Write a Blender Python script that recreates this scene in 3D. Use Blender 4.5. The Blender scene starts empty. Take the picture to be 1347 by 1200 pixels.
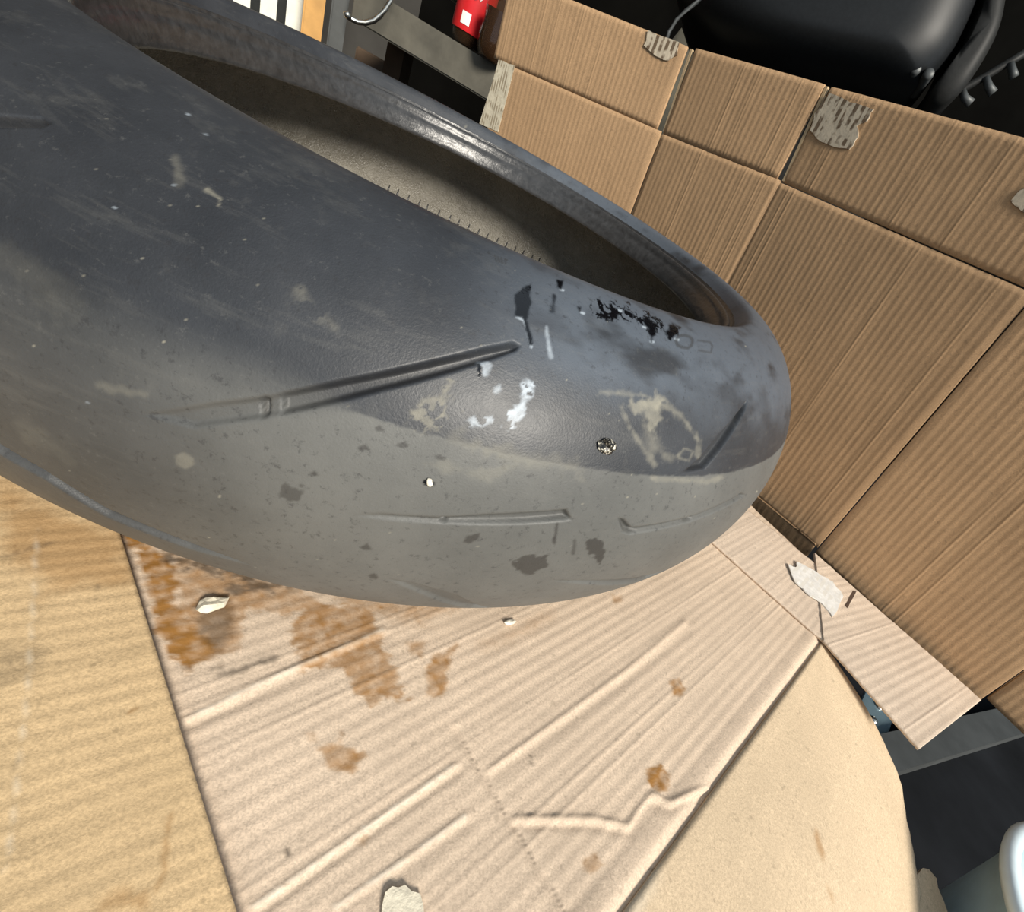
import bpy, bmesh, math, random
import numpy as np
random.seed(7); RNG = np.random.default_rng(7)
S = bpy.context.scene
COL = S.collection

# ------------------------------------------------------------------ camera
F_PX, PIT, ROL, CAM_H = 610.63, .5176, -.548, .2442      # focal length in px of the 1347x1200 frame
PX, PY = 673.5 + 126.36, 600.0                            # principal point (photo is a crop)
fw = np.array([0, math.cos(PIT), -math.sin(PIT)]); up0 = np.array([0, math.sin(PIT), math.cos(PIT)]); rt0 = np.array([1., 0, 0])
_c, _s = math.cos(ROL), math.sin(ROL)
rt = _c*rt0 - _s*up0; up = _c*up0 + _s*rt0
CAM = np.array([0, 0, CAM_H])
from mathutils import Matrix, Vector
cd = bpy.data.cameras.new('camera'); cam = bpy.data.objects.new('camera', cd); COL.objects.link(cam)
m = Matrix.Identity(4)
for i in range(3):
    m[i][0] = rt[i]; m[i][1] = up[i]; m[i][2] = -fw[i]; m[i][3] = CAM[i]
cam.matrix_world = m
cd.sensor_fit = 'HORIZONTAL'; cd.sensor_width = 36; cd.lens = F_PX/1347*36
cd.shift_x = -126.36/1347; cd.clip_start = .005; cd.clip_end = 100
S.camera = cam

# ------------------------------------------------------------------ light
w = bpy.data.worlds.new('World'); S.world = w; w.use_nodes = True
bg = w.node_tree.nodes['Background']; bg.inputs[0].default_value = (.72, .86, 1.0, 1); bg.inputs[1].default_value = .62
sd = bpy.data.lights.new('sun', 'SUN'); sd.energy = 4.6; sd.angle = math.radians(16); sd.color = (1, .93, .82)
sun = bpy.data.objects.new('sun', sd); COL.objects.link(sun)
sun.rotation_euler = Vector((-.64, .58, -.55)).to_track_quat('-Z', 'Y').to_euler()
S.view_settings.view_transform = 'Standard'; S.view_settings.look = 'None'
S.view_settings.exposure = 0.25; S.view_settings.gamma = 1; S.view_settings.use_curve_mapping = False

# ------------------------------------------------------------------ pixel helpers
def ray(x, y):
    d = (x-PX)/F_PX*rt - (y-PY)/F_PX*up + fw
    return d/np.linalg.norm(d)
def on_plane(p, P, n):
    d = ray(*p); return CAM + d*((np.asarray(P, float)-CAM) @ n/(d @ n))
def on_floor(p, z=0.): return on_plane(p, (0, 0, z), np.array([0, 0, 1.]))
def at_dist(p, hd):
    d = ray(*p); return CAM + d*(hd/math.hypot(d[0], d[1]))
def project(P):
    Q = P - CAM; d = Q @ fw
    d = np.where(d < .02, .02, d)
    return np.stack([PX + F_PX*(Q @ rt)/d, PY - F_PX*(Q @ up)/d], -1)
def nrm(a): a = np.asarray(a, float); return a/np.linalg.norm(a)

# ------------------------------------------------------------------ numpy noise + shapes
def vnoise(x, y, seed=0):
    xi = np.floor(x).astype(np.int64); yi = np.floor(y).astype(np.int64)
    fx = x-xi; fy = y-yi; fx = fx*fx*(3-2*fx); fy = fy*fy*(3-2*fy)
    def hsh(a, b):
        n = (a*374761393 + b*668265263 + seed*1442695041) & 0x7fffffff
        n = ((n ^ (n >> 13))*1274126177) & 0x7fffffff
        return ((n ^ (n >> 16)) & 0xffff)/65535.
    a = hsh(xi, yi); b = hsh(xi+1, yi); c = hsh(xi, yi+1); d = hsh(xi+1, yi+1)
    return (a*(1-fx)+b*fx)*(1-fy) + (c*(1-fx)+d*fx)*fy
def fbm(x, y, seed=0, o=4):
    r = 0; a = .5
    for i in range(o):
        r = r + a*vnoise(x, y, seed+i*17); x = x*2.03; y = y*2.03; a *= .5
    return r
def seg_dist(x, y, a, b):
    ax, ay = a; bx, by = b; dx, dy = bx-ax, by-ay
    t = np.clip(((x-ax)*dx+(y-ay)*dy)/(dx*dx+dy*dy+1e-20), 0, 1)
    return np.hypot(x-ax-t*dx, y-ay-t*dy)
def poly_sdf(x, y, pts):
    d = np.full(x.shape, 1e9); inside = np.zeros(x.shape, bool); n = len(pts)
    for i in range(n):
        a, b = pts[i], pts[(i+1) % n]
        d = np.minimum(d, seg_dist(x, y, a, b))
        cond = ((a[1] > y) != (b[1] > y))
        xs = (b[0]-a[0])*(y-a[1])/((b[1]-a[1]) if abs(b[1]-a[1]) > 1e-12 else 1e-12)+a[0]
        inside ^= cond & (x < xs)
    return np.where(inside, -d, d)
def line_sdf(x, y, pts):
    d = np.full(x.shape, 1e9)
    for a, b in zip(pts[:-1], pts[1:]): d = np.minimum(d, seg_dist(x, y, a, b))
    return d
def sstep(a, b, x):
    t = np.clip((x-a)/(b-a), 0, 1); return t*t*(3-2*t)
def local(fn, x, y, pts, pad, out=None):
    """evaluate fn only near the bounding box of pts"""
    p = np.array(pts); r = np.full(x.shape, 1e9)
    k = (x > p[:, 0].min()-pad) & (x < p[:, 0].max()+pad) & (y > p[:, 1].min()-pad) & (y < p[:, 1].max()+pad)
    if k.any(): r[k] = fn(x[k], y[k], pts)
    return r

# ------------------------------------------------------------------ object helpers
def link(o, parent=None, label=None, cat=None, group=None, kind=None):
    COL.objects.link(o)
    if parent is not None: o.parent = parent
    if label: o['label'] = label
    if cat: o['category'] = cat
    if group: o['group'] = group
    if kind: o['kind'] = kind
    return o
def empty(name, loc, label, cat, group=None):
    o = bpy.data.objects.new(name, None); o.location = loc; o.empty_display_size = .05
    return link(o, None, label, cat, group)
def wloc(o):
    p = np.zeros(3)
    while o is not None: p = p + np.array(o.location); o = o.parent
    return p
def mesh_np(name, V, F, mat, parent=None, smooth=True, attrs=None, **kw):
    """V (n,3), F list/array of quads or polygons"""
    me = bpy.data.meshes.new(name)
    V = np.asarray(V, np.float32)
    if parent is not None: V = (V - wloc(parent)).astype(np.float32)
    if isinstance(F, np.ndarray):
        n, k = F.shape
        me.vertices.add(len(V)); me.vertices.foreach_set('co', V.ravel())
        me.loops.add(n*k); me.loops.foreach_set('vertex_index', F.astype(np.int32).ravel())
        me.polygons.add(n); me.polygons.foreach_set('loop_start', np.arange(0, n*k, k, dtype=np.int32))
        me.update(calc_edges=True); me.validate()
    else:
        me.from_pydata([tuple(map(float, v)) for v in V], [], [tuple(int(i) for i in f) for f in F]); me.update()
    if smooth: me.polygons.foreach_set('use_smooth', np.ones(len(me.polygons), bool))
    for an, arr in (attrs or {}).items():
        arr = np.asarray(arr, np.float32)
        if arr.ndim == 2:
            a = me.attributes.new(an, 'FLOAT_COLOR', 'POINT'); a.data.foreach_set('color', arr.ravel())
        else:
            a = me.attributes.new(an, 'FLOAT', 'POINT'); a.data.foreach_set('value', arr)
    me.materials.append(mat)
    o = bpy.data.objects.new(name, me)
    return link(o, parent, **kw)
def bm_obj(name, bm, mat, parent=None, smooth=False, bevel=0, **kw):
    if bevel: bmesh.ops.bevel(bm, geom=list(bm.edges), offset=bevel, segments=2, affect='EDGES', clamp_overlap=True)
    bmesh.ops.recalc_face_normals(bm, faces=bm.faces)
    me = bpy.data.meshes.new(name); bm.to_mesh(me); bm.free()
    if parent is not None: me.transform(Matrix.Translation(-Vector(wloc(parent))))
    if smooth:
        for p in me.polygons: p.use_smooth = True
    me.materials.append(mat)
    return link(bpy.data.objects.new(name, me), parent, **kw)
def bm_box(bm, c, ax, ay, az):
    """box with centre c and half-vectors"""
    c, ax, ay, az = map(np.asarray, (c, ax, ay, az)); vs = []
    for i in (-1, 1):
        for j in (-1, 1):
            for k in (-1, 1): vs.append(bm.verts.new(tuple(c+i*ax+j*ay+k*az)))
    for f in ((0, 1, 3, 2), (4, 6, 7, 5), (0, 4, 5, 1), (2, 3, 7, 6), (0, 2, 6, 4), (1, 5, 7, 3)): bm.faces.new([vs[i] for i in f])
def box(name, c, ax, ay, az, mat, parent=None, bevel=0, **kw):
    bm = bmesh.new(); bm_box(bm, c, ax, ay, az); return bm_obj(name, bm, mat, parent, bevel=bevel, **kw)
def tube(name, pts, r, mat, parent=None, seg=12, **kw):
    pts = [np.asarray(p, float) for p in pts]; V = []; F = []
    rs = r if hasattr(r, '__len__') else [r]*len(pts)
    ref = np.array([.31, .17, .93])
    for i, p in enumerate(pts):
        t = nrm(pts[min(i+1, len(pts)-1)]-pts[max(i-1, 0)])
        u = nrm(np.cross(ref, t)); v = np.cross(t, u)
        for k in range(seg):
            a = 2*math.pi*k/seg; V.append(p+rs[i]*(math.cos(a)*u+math.sin(a)*v))
    for i in range(len(pts)-1):
        for k in range(seg): F.append((i*seg+k, i*seg+(k+1) % seg, (i+1)*seg+(k+1) % seg, (i+1)*seg+k))
    F.append(tuple(range(seg-1, -1, -1))); F.append(tuple((len(pts)-1)*seg+k for k in range(seg)))
    return mesh_np(name, V, F, mat, parent, **kw)
def lathe(name, prof, c, mat, parent=None, seg=48, axis=(0, 0, 1), **kw):
    ax = nrm(axis); u = nrm(np.cross(ax, (.2, .9, .1))); v = np.cross(ax, u); V = []; F = []
    for r, z in prof:
        for k in range(seg):
            a = 2*math.pi*k/seg; V.append(np.asarray(c)+ax*z+r*(math.cos(a)*u+math.sin(a)*v))
    for i in range(len(prof)-1):
        for k in range(seg): F.append((i*seg+k, i*seg+(k+1) % seg, (i+1)*seg+(k+1) % seg, (i+1)*seg+k))
    return mesh_np(name, V, F, mat, parent, **kw)
def prism(name, top, n, depth, mat, parent=None, smooth=False, bevel=0, **kw):
    """extrude polygon 'top' (3d points) by depth against normal n"""
    bm = bmesh.new(); n = np.asarray(n, float)
    a = [bm.verts.new(tuple(p)) for p in top]; b = [bm.verts.new(tuple(np.asarray(p)-n*depth)) for p in top]
    bm.faces.new(a); bm.faces.new(b[::-1])
    for i in range(len(a)):
        j = (i+1) % len(a); bm.faces.new((a[i], b[i], b[j], a[j]))
    return bm_obj(name, bm, mat, parent, smooth, bevel, **kw)

# ------------------------------------------------------------------ materials
class N:
    def __init__(s, name):
        s.m = bpy.data.materials.new(name); s.m.use_nodes = True; s.t = s.m.node_tree; s.b = s.t.nodes['Principled BSDF']
    def node(s, typ, **kw):
        n = s.t.nodes.new(typ)
        for k, v in kw.items():
            if k.startswith('i_'):
                key = k[2:]; n.inputs[int(key) if key.isdigit() else key.replace('_', ' ')].default_value = v
            else: setattr(n, k, v)
        return n
    def link(s, a, b): s.t.links.new(a, b)
    def noise(s, scale, detail=4, rough=.6, vec=None, stretch=None, rot=0):
        n = s.node('ShaderNodeTexNoise'); n.inputs['Scale'].default_value = scale; n.inputs['Detail'].default_value = detail; n.inputs['Roughness'].default_value = rough
        tc = s.node('ShaderNodeTexCoord'); mp = s.node('ShaderNodeMapping')
        if stretch: mp.inputs['Scale'].default_value = stretch
        mp.inputs['Rotation'].default_value = (0, 0, rot)
        s.link(tc.outputs['Object'], mp.inputs[0]); s.link(mp.outputs[0], n.inputs['Vector'])
        return n.outputs['Fac']
    def ramp(s, f, stops):
        r = s.node('ShaderNodeValToRGB'); e = r.color_ramp.elements
        while len(e) < len(stops): e.new(.5)
        for q, (p, c) in zip(e, stops): q.position = p; q.color = (*c, 1) if len(c) == 3 else c
        s.link(f, r.inputs[0]); return r.outputs[0]
    def mix(s, f, a, b, mode='MIX'):
        x = s.node('ShaderNodeMix', data_type='RGBA', blend_type=mode)
        for sock, v in ((x.inputs[0], f), (x.inputs[6], a), (x.inputs[7], b)):
            if hasattr(v, 'is_linked') or isinstance(v, bpy.types.NodeSocket): s.link(v, sock)
            elif isinstance(v, (int, float)): sock.default_value = v
            else: sock.default_value = (*v, 1)
        return x.outputs[2]
    def math(s, op, a, b=0., clamp=False):
        x = s.node('ShaderNodeMath', operation=op, use_clamp=clamp)
        for sock, v in ((x.inputs[0], a), (x.inputs[1], b)):
            if isinstance(v, bpy.types.NodeSocket): s.link(v, sock)
            else: sock.default_value = v
        return x.outputs[0]
    def attr(s, name):
        a = s.node('ShaderNodeAttribute', attribute_name=name); return a
    def split(s, col):
        x = s.node('ShaderNodeSeparateColor'); s.link(col, x.inputs[0]); return x.outputs
    def bump(s, h, strength, dist):
        b = s.node('ShaderNodeBump'); b.inputs['Strength'].default_value = strength; b.inputs['Distance'].default_value = dist
        s.link(h, b.inputs['Height']); s.link(b.outputs[0], s.b.inputs['Normal'])
    def base(s, v):
        if isinstance(v, bpy.types.NodeSocket): s.link(v, s.b.inputs['Base Color'])
        else: s.b.inputs['Base Color'].default_value = (*v, 1)
    def rough(s, v):
        if isinstance(v, bpy.types.NodeSocket): s.link(v, s.b.inputs['Roughness'])
        else: s.b.inputs['Roughness'].default_value = v

def plain(name, col, rough=.6, metal=0., var=.15, scale=40, bump=0., spec=None):
    n = N(name); f = n.noise(scale, 5)
    n.base(n.ramp(f, [(.3, tuple(c*(1-var) for c in col)), (.7, tuple(min(1, c*(1+var)) for c in col))]))
    n.rough(rough); n.b.inputs['Metallic'].default_value = metal
    if spec is not None: n.b.inputs['Specular IOR Level'].default_value = spec
    if bump: n.bump(f, bump, .002)
    return n.m

def cardboard(name, col, marks=False, pale=.0):
    n = N(name)
    mott = n.noise(9, 4, .6); fib = n.noise(900, 3, .7); spk = n.noise(260, 2, .5)
    lo = tuple(c*.86 for c in col); hi = tuple(min(1, c*1.10) for c in col)
    c = n.ramp(mott, [(.3, lo), (.7, hi)])
    c = n.mix(n.ramp(fib, [(.38, (.62,)*3), (.60, (0, 0, 0))]), c, tuple(x*.62 for x in col))
    c = n.mix(n.ramp(n.noise(420, 4, .75), [(.52, (0, 0, 0)), (.70, (.55,)*3)]), c, tuple(min(1, x*1.22) for x in col))
    c = n.mix(n.ramp(n.noise(42, 5, .7), [(.35, (.40,)*3), (.55, (0, 0, 0))]), c, tuple(x*.80 for x in col))
    c = n.mix(n.ramp(spk, [(.64, (0, 0, 0)), (.72, (.45, .45, .45))]), c, tuple(x*.48 for x in col))
    if marks:
        r, g, b = n.split(n.attr('marks').outputs['Color'])[:3]
        c = n.mix(r, c, (.30, .145, .038))          # brown oil soaked in
        c = n.mix(g, c, (.055, .045, .035))         # dark grime, painted scrap shadow
        c = n.mix(b, c, (.80, .74, .62))            # paler along creases and folds
        n.rough(n.math('SUBTRACT', .86, n.math('MULTIPLY', r, .30)))
    else: n.rough(.86)
    n.base(c); n.b.inputs['Specular IOR Level'].default_value = .25
    n.bump(n.math('ADD', fib, n.math('MULTIPLY', spk, .8)), .30, .0006)
    return n.m

M_WALL = cardboard('kraft_inner', (.50, .318, .175))
M_FLOOR = cardboard('kraft_floor', (.66, .52, .39), True)
M_LEFT = cardboard('kraft_left', (.62, .445, .25), True)
M_FLAP = cardboard('kraft_smooth', (.65, .505, .34), True)
M_BFLAP = cardboard('kraft_lit', (.68, .55, .43))  # carton board painted lighter, as its upturned face catches light
M_EDGE = cardboard('kraft_edge', (.60, .44, .26))
def torn_mat(name, col, dark, dirv, pitch):
    n = N(name); tc = n.node('ShaderNodeTexCoord'); d = n.node('ShaderNodeVectorMath', operation='DOT_PRODUCT')
    d.inputs[1].default_value = tuple(nrm(dirv)/pitch); n.link(tc.outputs['Object'], d.inputs[0])
    sw = n.math('SINE', n.math('MULTIPLY', d.outputs['Value'], 2*math.pi))
    ns = n.noise(110, 5, .7)
    k = n.math('MULTIPLY', n.ramp(sw, [(.0, (1, 1, 1)), (.35, (0, 0, 0))]), n.ramp(n.noise(75, 2), [(.45, (0, 0, 0)), (.55, (1, 1, 1))]))
    c = n.ramp(ns, [(.3, tuple(x*.72 for x in col)), (.7, col)])
    n.base(n.mix(n.math('MULTIPLY', k, .9), c, dark)); n.rough(.9); n.bump(ns, .6, .001)
    return n.m

def rubber(name, inner=False):
    n = N(name)
    big = n.noise(14, 5, .62); mid = n.noise(60, 5, .65); fine = n.noise(1100, 2, .6)
    scr = n.noise(30, 5, .7, stretch=(1, 1, 7)); grit = n.noise(330, 4, .75)
    if inner:
        c = n.ramp(big, [(.3, (.13, .12, .10)), (.7, (.21, .195, .16))])
        c = n.mix(n.ramp(mid, [(.55, (0, 0, 0)), (.75, (.6, .6, .6))]), c, (.27, .255, .22))
        n.base(c); n.rough(n.ramp(mid, [(.4, (.22,)*3), (.65, (.45,)*3)])); n.bump(n.math('ADD', n.noise(420, 3, .7), n.math('MULTIPLY', mid, 2)), .8, .0022)
        return n.m
    z = n.attr('zone').outputs['Fac']               # 0 shoulder compound, 1 scrubbed crown; left-side shade painted in
    sh = n.ramp(big, [(.3, (.017, .019, .023)), (.7, (.038, .041, .047))])
    cr = n.ramp(big, [(.3, (.080, .081, .077)), (.7, (.128, .128, .120))])
    c = n.mix(z, sh, cr)
    c = n.mix(n.ramp(scr, [(.54, (0, 0, 0)), (.80, (.38, .38, .38))]), c, (.11, .108, .10))
    c = n.mix(n.ramp(mid, [(.60, (0, 0, 0)), (.80, (.22, .22, .22))]), c, (.14, .135, .12))
    a = n.attr('marks'); r, g, b = n.split(a.outputs['Color'])[:3]; dk = n.attr('dark').outputs['Fac']
    c = n.mix(n.math('MULTIPLY', n.attr('sky_sheen').outputs['Fac'], .55), c, (.13, .155, .19))   # bluish sky sheen painted in
    c = n.mix(n.ramp(grit, [(.60, (0, 0, 0)), (.72, (.22, .22, .22))]), c, (.16, .157, .145))
    c = n.mix(n.ramp(grit, [(.32, (.5, .5, .5)), (.43, (0, 0, 0))]), c, (.020, .020, .022))
    c = n.mix(r, c, (.29, .27, .21))                # dry dust
    c = n.mix(b, c, (.44, .50, .56))                # white smear, painted lube glints
    c = n.mix(dk, c, (.028, .026, .024))            # dark rubbed patches, darkened grooves and characters
    c = n.mix(g, c, (.004, .004, .005))             # tyre lube, wet black; painted crumb hole
    n.base(c)
    ro = n.math('ADD', n.math('MULTIPLY', mid, .22), n.math('ADD', n.math('MULTIPLY', z, .10), .36))
    ro = n.math('ADD', ro, n.math('MULTIPLY', r, .2)); ro = n.math('SUBTRACT', ro, n.math('MULTIPLY', g, .42), True)
    n.rough(n.math('MAXIMUM', ro, .06)); n.b.inputs['Specular IOR Level'].default_value = .5
    n.bump(n.math('ADD', fine, n.math('MULTIPLY', grit, .35)), .25, .0004)
    return n.m
M_RUB = rubber('tyre_rubber'); M_LINER = rubber('tyre_liner', True)
M_BEAD = plain('bead_rubber', (.035, .035, .036), .30, var=.35, scale=160, bump=.25)

# ------------------------------------------------------------------ setting
GZ = -.18
M_CONC = plain('dark_concrete', (.010, .011, .013), .8, var=.5, scale=6, bump=.3, spec=.08)
M_DWALL = plain('dark_wall', (.004, .0038, .0033), .95, var=.4, scale=5, spec=.02)
M_LWALL = plain('side_wall', (.05, .047, .042), .9, var=.3, scale=5)
box('floor', (0, 0, GZ-.05), (3, 0, 0), (0, 3, 0), (0, 0, .05), M_CONC, kind='structure')
box('wall_back', (0, 1.75, 1.0), (3, 0, 0), (0, .05, 0), (0, 0, 1.18), M_DWALL, kind='structure')
box('shade_wall_left', (-1.28, -.1, 1.3), (.05, 0, 0), (0, 1.80, 0), (0, 0, 1.48), M_LWALL, kind='structure')  # added side wall, tall and dark to keep light off the tyre's left
box('ceiling', (.0, 1.55, 2.2), (3, 0, 0), (0, .15, 0), (0, 0, .05), M_DWALL, kind='structure')

# the low platform the cardboard lies on
e1 = np.array([math.cos(math.radians(60.2)), math.sin(math.radians(60.2)), 0]); e2 = np.array([math.cos(math.radians(-27)), math.sin(math.radians(-27)), 0])
ZM = -.0045
fold_a = on_floor((820, 1200), ZM); fold_b = on_floor((1081, 845), ZM)
M_PLAT = plain('dark_wood', (.05, .036, .024), .7, var=.4, scale=12)
pa = fold_a - e1*.45 - e2*.02; pb = fold_b + e1*.13 - e2*.02; pc = np.array([-.05, .86, 0]); pd = np.array([-.62, .90, 0]); pe = np.array([-.72, .30, 0]); pf = np.array([-.45, -.30, 0])
prism('platform', [np.array([p[0], p[1], -.009]) for p in (pa, on_floor((1066, 748)), on_floor((900, 630)), pc, pd, pe, pf)], (0, 0, 1), -GZ-.009, M_PLAT,
      label='low dark wooden platform under the cardboard', cat='platform')

# ------------------------------------------------------------------ tyre
TC = np.array([-.1988, .3984, 0.0]); RC, RA, WZ, ZC = .2364, .0836, .0978, .0978
tyre = empty('motorcycle_tyre', tuple(TC), 'worn black motorcycle tyre lying flat on the brown cardboard', 'tyre')
# outer profile: ellipse from lower shoulder over the crown to the upper sidewall, then the bead
t_ = np.radians(np.concatenate([np.linspace(-92, -62, 16)[:-1], np.linspace(-62, 84, 372)]))
pr = RC + RA*np.cos(t_); pz = ZC + WZ*np.sin(t_)
cap = np.array([(.2415, .19515), (.2390, .1946), (.2362, .1925), (.2338, .1895), (.2318, .1865), (.2303, .1845)])
pr = np.concatenate([pr, cap[:, 0]]); pz = np.concatenate([pz, cap[:, 1]])
ds = np.hypot(np.diff(pr), np.diff(pz)); sarc = np.concatenate([[0], np.cumsum(ds)]); ic = int(np.argmin(abs(t_))); sarc -= sarc[ic]
tr = np.gradient(pr, sarc); tz = np.gradient(pz, sarc); nr, nz = tz, -tr
th = np.radians(np.concatenate([np.linspace(-138, 8, 1330), np.linspace(8, 222, 420)[1:-1]]))
TH, SI = np.meshgrid(th, np.arange(len(pr)), indexing='ij')
cth, sth = np.cos(TH), np.sin(TH); Rg, Zg = pr[SI], pz[SI]
P = np.stack([TC[0]+Rg*cth, TC[1]+Rg*sth, TC[2]+Zg], -1); NV = np.stack([nr[SI]*cth, nr[SI]*sth, nz[SI]], -1)
q = project(P); X, Y = q[..., 0], q[..., 1]
vis = ((CAM-P)*NV).sum(-1) > 0
X = np.where(vis, X, -9999.); Y = np.where(vis, Y, -9999.)
u_ = TH*.30; s_ = sarc[SI]
def px2us(p):
    d = (X-p[0])**2+(Y-p[1])**2; k = np.unravel_index(np.argmin(d), d.shape); return u_[k], s_[k]
# grooves: outlines in the photo -> surface coordinates (u, s)
GROOVES = [
 ([(185, 546), (280, 530), (345, 521), (450, 500), (560, 476), (640, 457), (675, 450), (683, 455), (678, 462), (600, 487), (500, 516), (400, 541), (345, 550), (255, 562)], .0042, [(185, .15), (340, .45), (343, .95), (350, .95), (352, .35), (368, .30), (372, .8), (460, 1), (683, 1)]),
 ([(465, 678), (500, 674), (580, 680), (640, 677), (745, 670), (752, 684), (690, 690), (580, 689), (500, 683)], .0032, [(465, .2), (578, .45), (580, .95), (586, .95), (588, .55), (740, .9), (752, 1)]),
 ([(813, 682), (821, 683), (831, 694), (905, 680), (975, 648), (981, 651), (910, 686), (828, 703), (820, 701)], .0030, [(813, 1), (832, 1), (840, .5), (900, .6), (903, 1), (909, 1), (912, .5), (980, .6)]),
 ([(983, 526), (981, 537), (962, 571), (927, 616), (897, 623), (919, 605), (945, 573), (968, 545)], .0038, [(897, .5), (915, 1), (983, 1)]),
 ([(722, 763), (780, 763), (850, 757), (880, 748), (850, 764), (780, 769)], .0028, [(722, .4), (880, 1)]),
 ([(508, 760), (545, 767), (600, 783), (650, 800), (620, 800), (560, 783)], .0028, [(508, .2), (650, .9)]),
 ([(-60, 540), (0, 584), (60, 619), (140, 668), (250, 714), (335, 745), (250, 722), (140, 679), (60, 631), (0, 598), (-60, 556)], .0026, [(-60, 1), (250, .9), (335, .5)]),
 ([(-45, 150), (0, 152), (55, 155), (67, 161), (55, 167), (0, 166), (-45, 164)], .0034, [(-45, 1), (67, 1)]),
]
depth = np.zeros(X.shape); gdark = np.zeros(X.shape)
first = []
for pts, dep, stops in GROOVES:
    us = [px2us(p) for p in pts]; first.append((us, dep))
    d = local(poly_sdf, u_, s_, us, .006)
    xs, vs = zip(*stops)
    k = 1-sstep(-.0016, .0004, d)
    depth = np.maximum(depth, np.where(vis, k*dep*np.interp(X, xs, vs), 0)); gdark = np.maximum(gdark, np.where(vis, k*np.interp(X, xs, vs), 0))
# the pattern goes on round the tyre where the photograph does not look
per = .62
for rep in (1, 2, 3):
    for us, dep in (first[0], first[1], first[3]):
        for mir in (1, -1):
            u2 = [(a+per*rep+(0 if mir > 0 else .12), b*mir) for a, b in us]
            if (min(a for a, b in u2) if mir > 0 else min(a for a, b in u2)) < math.radians(25)*.30: continue
            if max(a for a, b in u2) > math.radians(218)*.30: continue
            d = local(poly_sdf, u_, s_, u2, .006)
            depth = np.maximum(depth, (1-sstep(-.0015, .0010, d))*dep)
# ---- marks on the rubber (stains, dust, lube, rubbed patches, painted glints), each with its own shape
n1 = fbm(u_*160, s_*160, 3); n2 = fbm(u_*420, s_*420, 9); nb = fbm(u_*45, s_*45, 21)
W = (n1-.47)+.8*(n2-.47)
dust = np.zeros(X.shape); wet = np.zeros(X.shape); white = np.zeros(X.shape); dark = gdark*.42  # groove insides start out darker than the tread
def blob(pts, soft=3, warp=14, pad=30):
    p = np.array(pts); k = (X > p[:, 0].min()-pad) & (X < p[:, 0].max()+pad) & (Y > p[:, 1].min()-pad) & (Y < p[:, 1].max()+pad)
    r = np.zeros(X.shape)
    if k.any(): r[k] = 1-sstep(-soft, soft, poly_sdf(X[k], Y[k], pts)+warp*W[k])
    return r
def stroke(pts, wid, soft=2, warp=8, pad=30):
    p = np.array(pts); k = (X > p[:, 0].min()-pad) & (X < p[:, 0].max()+pad) & (Y > p[:, 1].min()-pad) & (Y < p[:, 1].max()+pad)
    r = np.zeros(X.shape)
    if k.any(): r[k] = 1-sstep(wid-soft, wid+soft, line_sdf(X[k], Y[k], pts)+warp*W[k])
    return r
def mx(a, b, g=1.): np.maximum(a, b*g, out=a)
# wet lube
mx(wet, blob([(678, 388), (690, 378), (699, 372), (697, 400), (693, 428), (688, 415), (678, 416)], 2, 7))
mx(wet, stroke([(690, 418), (696, 440), (698, 452)], 2.5, 1.5, 3))
mx(wet, stroke([(729, 390), (727, 408)], 3, 2, 4), .8)
mx(wet, blob([(733, 368), (741, 370), (738, 382), (733, 378)], 2, 4))
mx(wet, blob([(758, 402), (765, 404), (763, 412)], 2, 3))
mx(wet, blob([(776, 402), (786, 392), (812, 396), (840, 410), (868, 420), (880, 428), (866, 440), (858, 448), (852, 436), (836, 424), (822, 425), (800, 424), (786, 420)], 2, 26)*(n2 > .42))
mx(wet, blob([(846, 418), (862, 424), (862, 440), (857, 450), (852, 436)], 2, 8))
mx(wet, blob([(878, 424), (898, 430), (890, 440), (880, 448), (874, 440)], 2, 10))
# bluish white run beside the lube, painted glints on the lube edges, white smears
mx(white, stroke([(719, 430), (721, 452), (725, 470)], 2.2, 2, 4), .55)
mx(white, stroke([(694, 438), (699, 456)], 1.2, 1, 2), .8)
mx(white, stroke([(679, 417), (688, 421), (692, 430)], 1.0, 1, 1), .8)
mx(white, stroke([(694, 510), (690, 528), (676, 545), (668, 554)], 7, 3, 20)*(n2 > .36), .85)
mx(white, stroke([(668, 552), (650, 552), (622, 556)], 4, 3, 14)*(n2 > .40), .60)
mx(white, stroke([(658, 508), (652, 514)], 3, 2, 8), .45)
mx(white, stroke([(632, 476), (642, 480), (638, 492)], 3.5, 2, 6), .7)
mx(wet, stroke([(630, 480), (631, 494)], 2, 1.2, 2))
for p in ((805, 413), (813, 408), (856, 449), (888, 446), (764, 411), (737, 381), (846, 430)): mx(white, stroke([p, (p[0]+4, p[1]+1)], 1.4, 1, 2), .9)  # tiny speculars painted white where the lube ends
# beige dried swirls
mx(dust, blob([(828, 528), (850, 522), (872, 526), (866, 548), (856, 566), (846, 545), (832, 540)], 7, 26), .65)
mx(dust, stroke([(790, 516), (850, 521), (895, 545), (918, 580), (916, 598)], 2.5, 4, 10), .42)
mx(dust, stroke([(818, 535), (828, 560), (846, 590), (862, 610)], 3, 4, 12), .40)
mx(dust, stroke([(850, 560), (858, 585), (880, 604)], 5, 6, 14), .26)
mx(dust, stroke([(892, 600), (900, 590), (912, 594), (906, 606), (894, 603)], 1.5, 2, 4), .35)
mx(dust, stroke([(600, 578), (660, 596), (700, 606), (760, 612)], 9, 9, 26), .22)
mx(dust, stroke([(858, 629), (930, 634), (950, 628)], 2.5, 2.5, 6), .30)
mx(dust, blob([(538, 540), (560, 520), (595, 500), (592, 545), (580, 570), (548, 566)], 6, 34)*(n2 > .44), .50)
mx(dust, blob([(230, 600), (242, 595), (255, 602), (256, 612), (244, 618), (232, 612)], 2, 3), .28)
mx(dust, stroke([(130, 508), (190, 520)], 4, 5, 14), .20)
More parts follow.
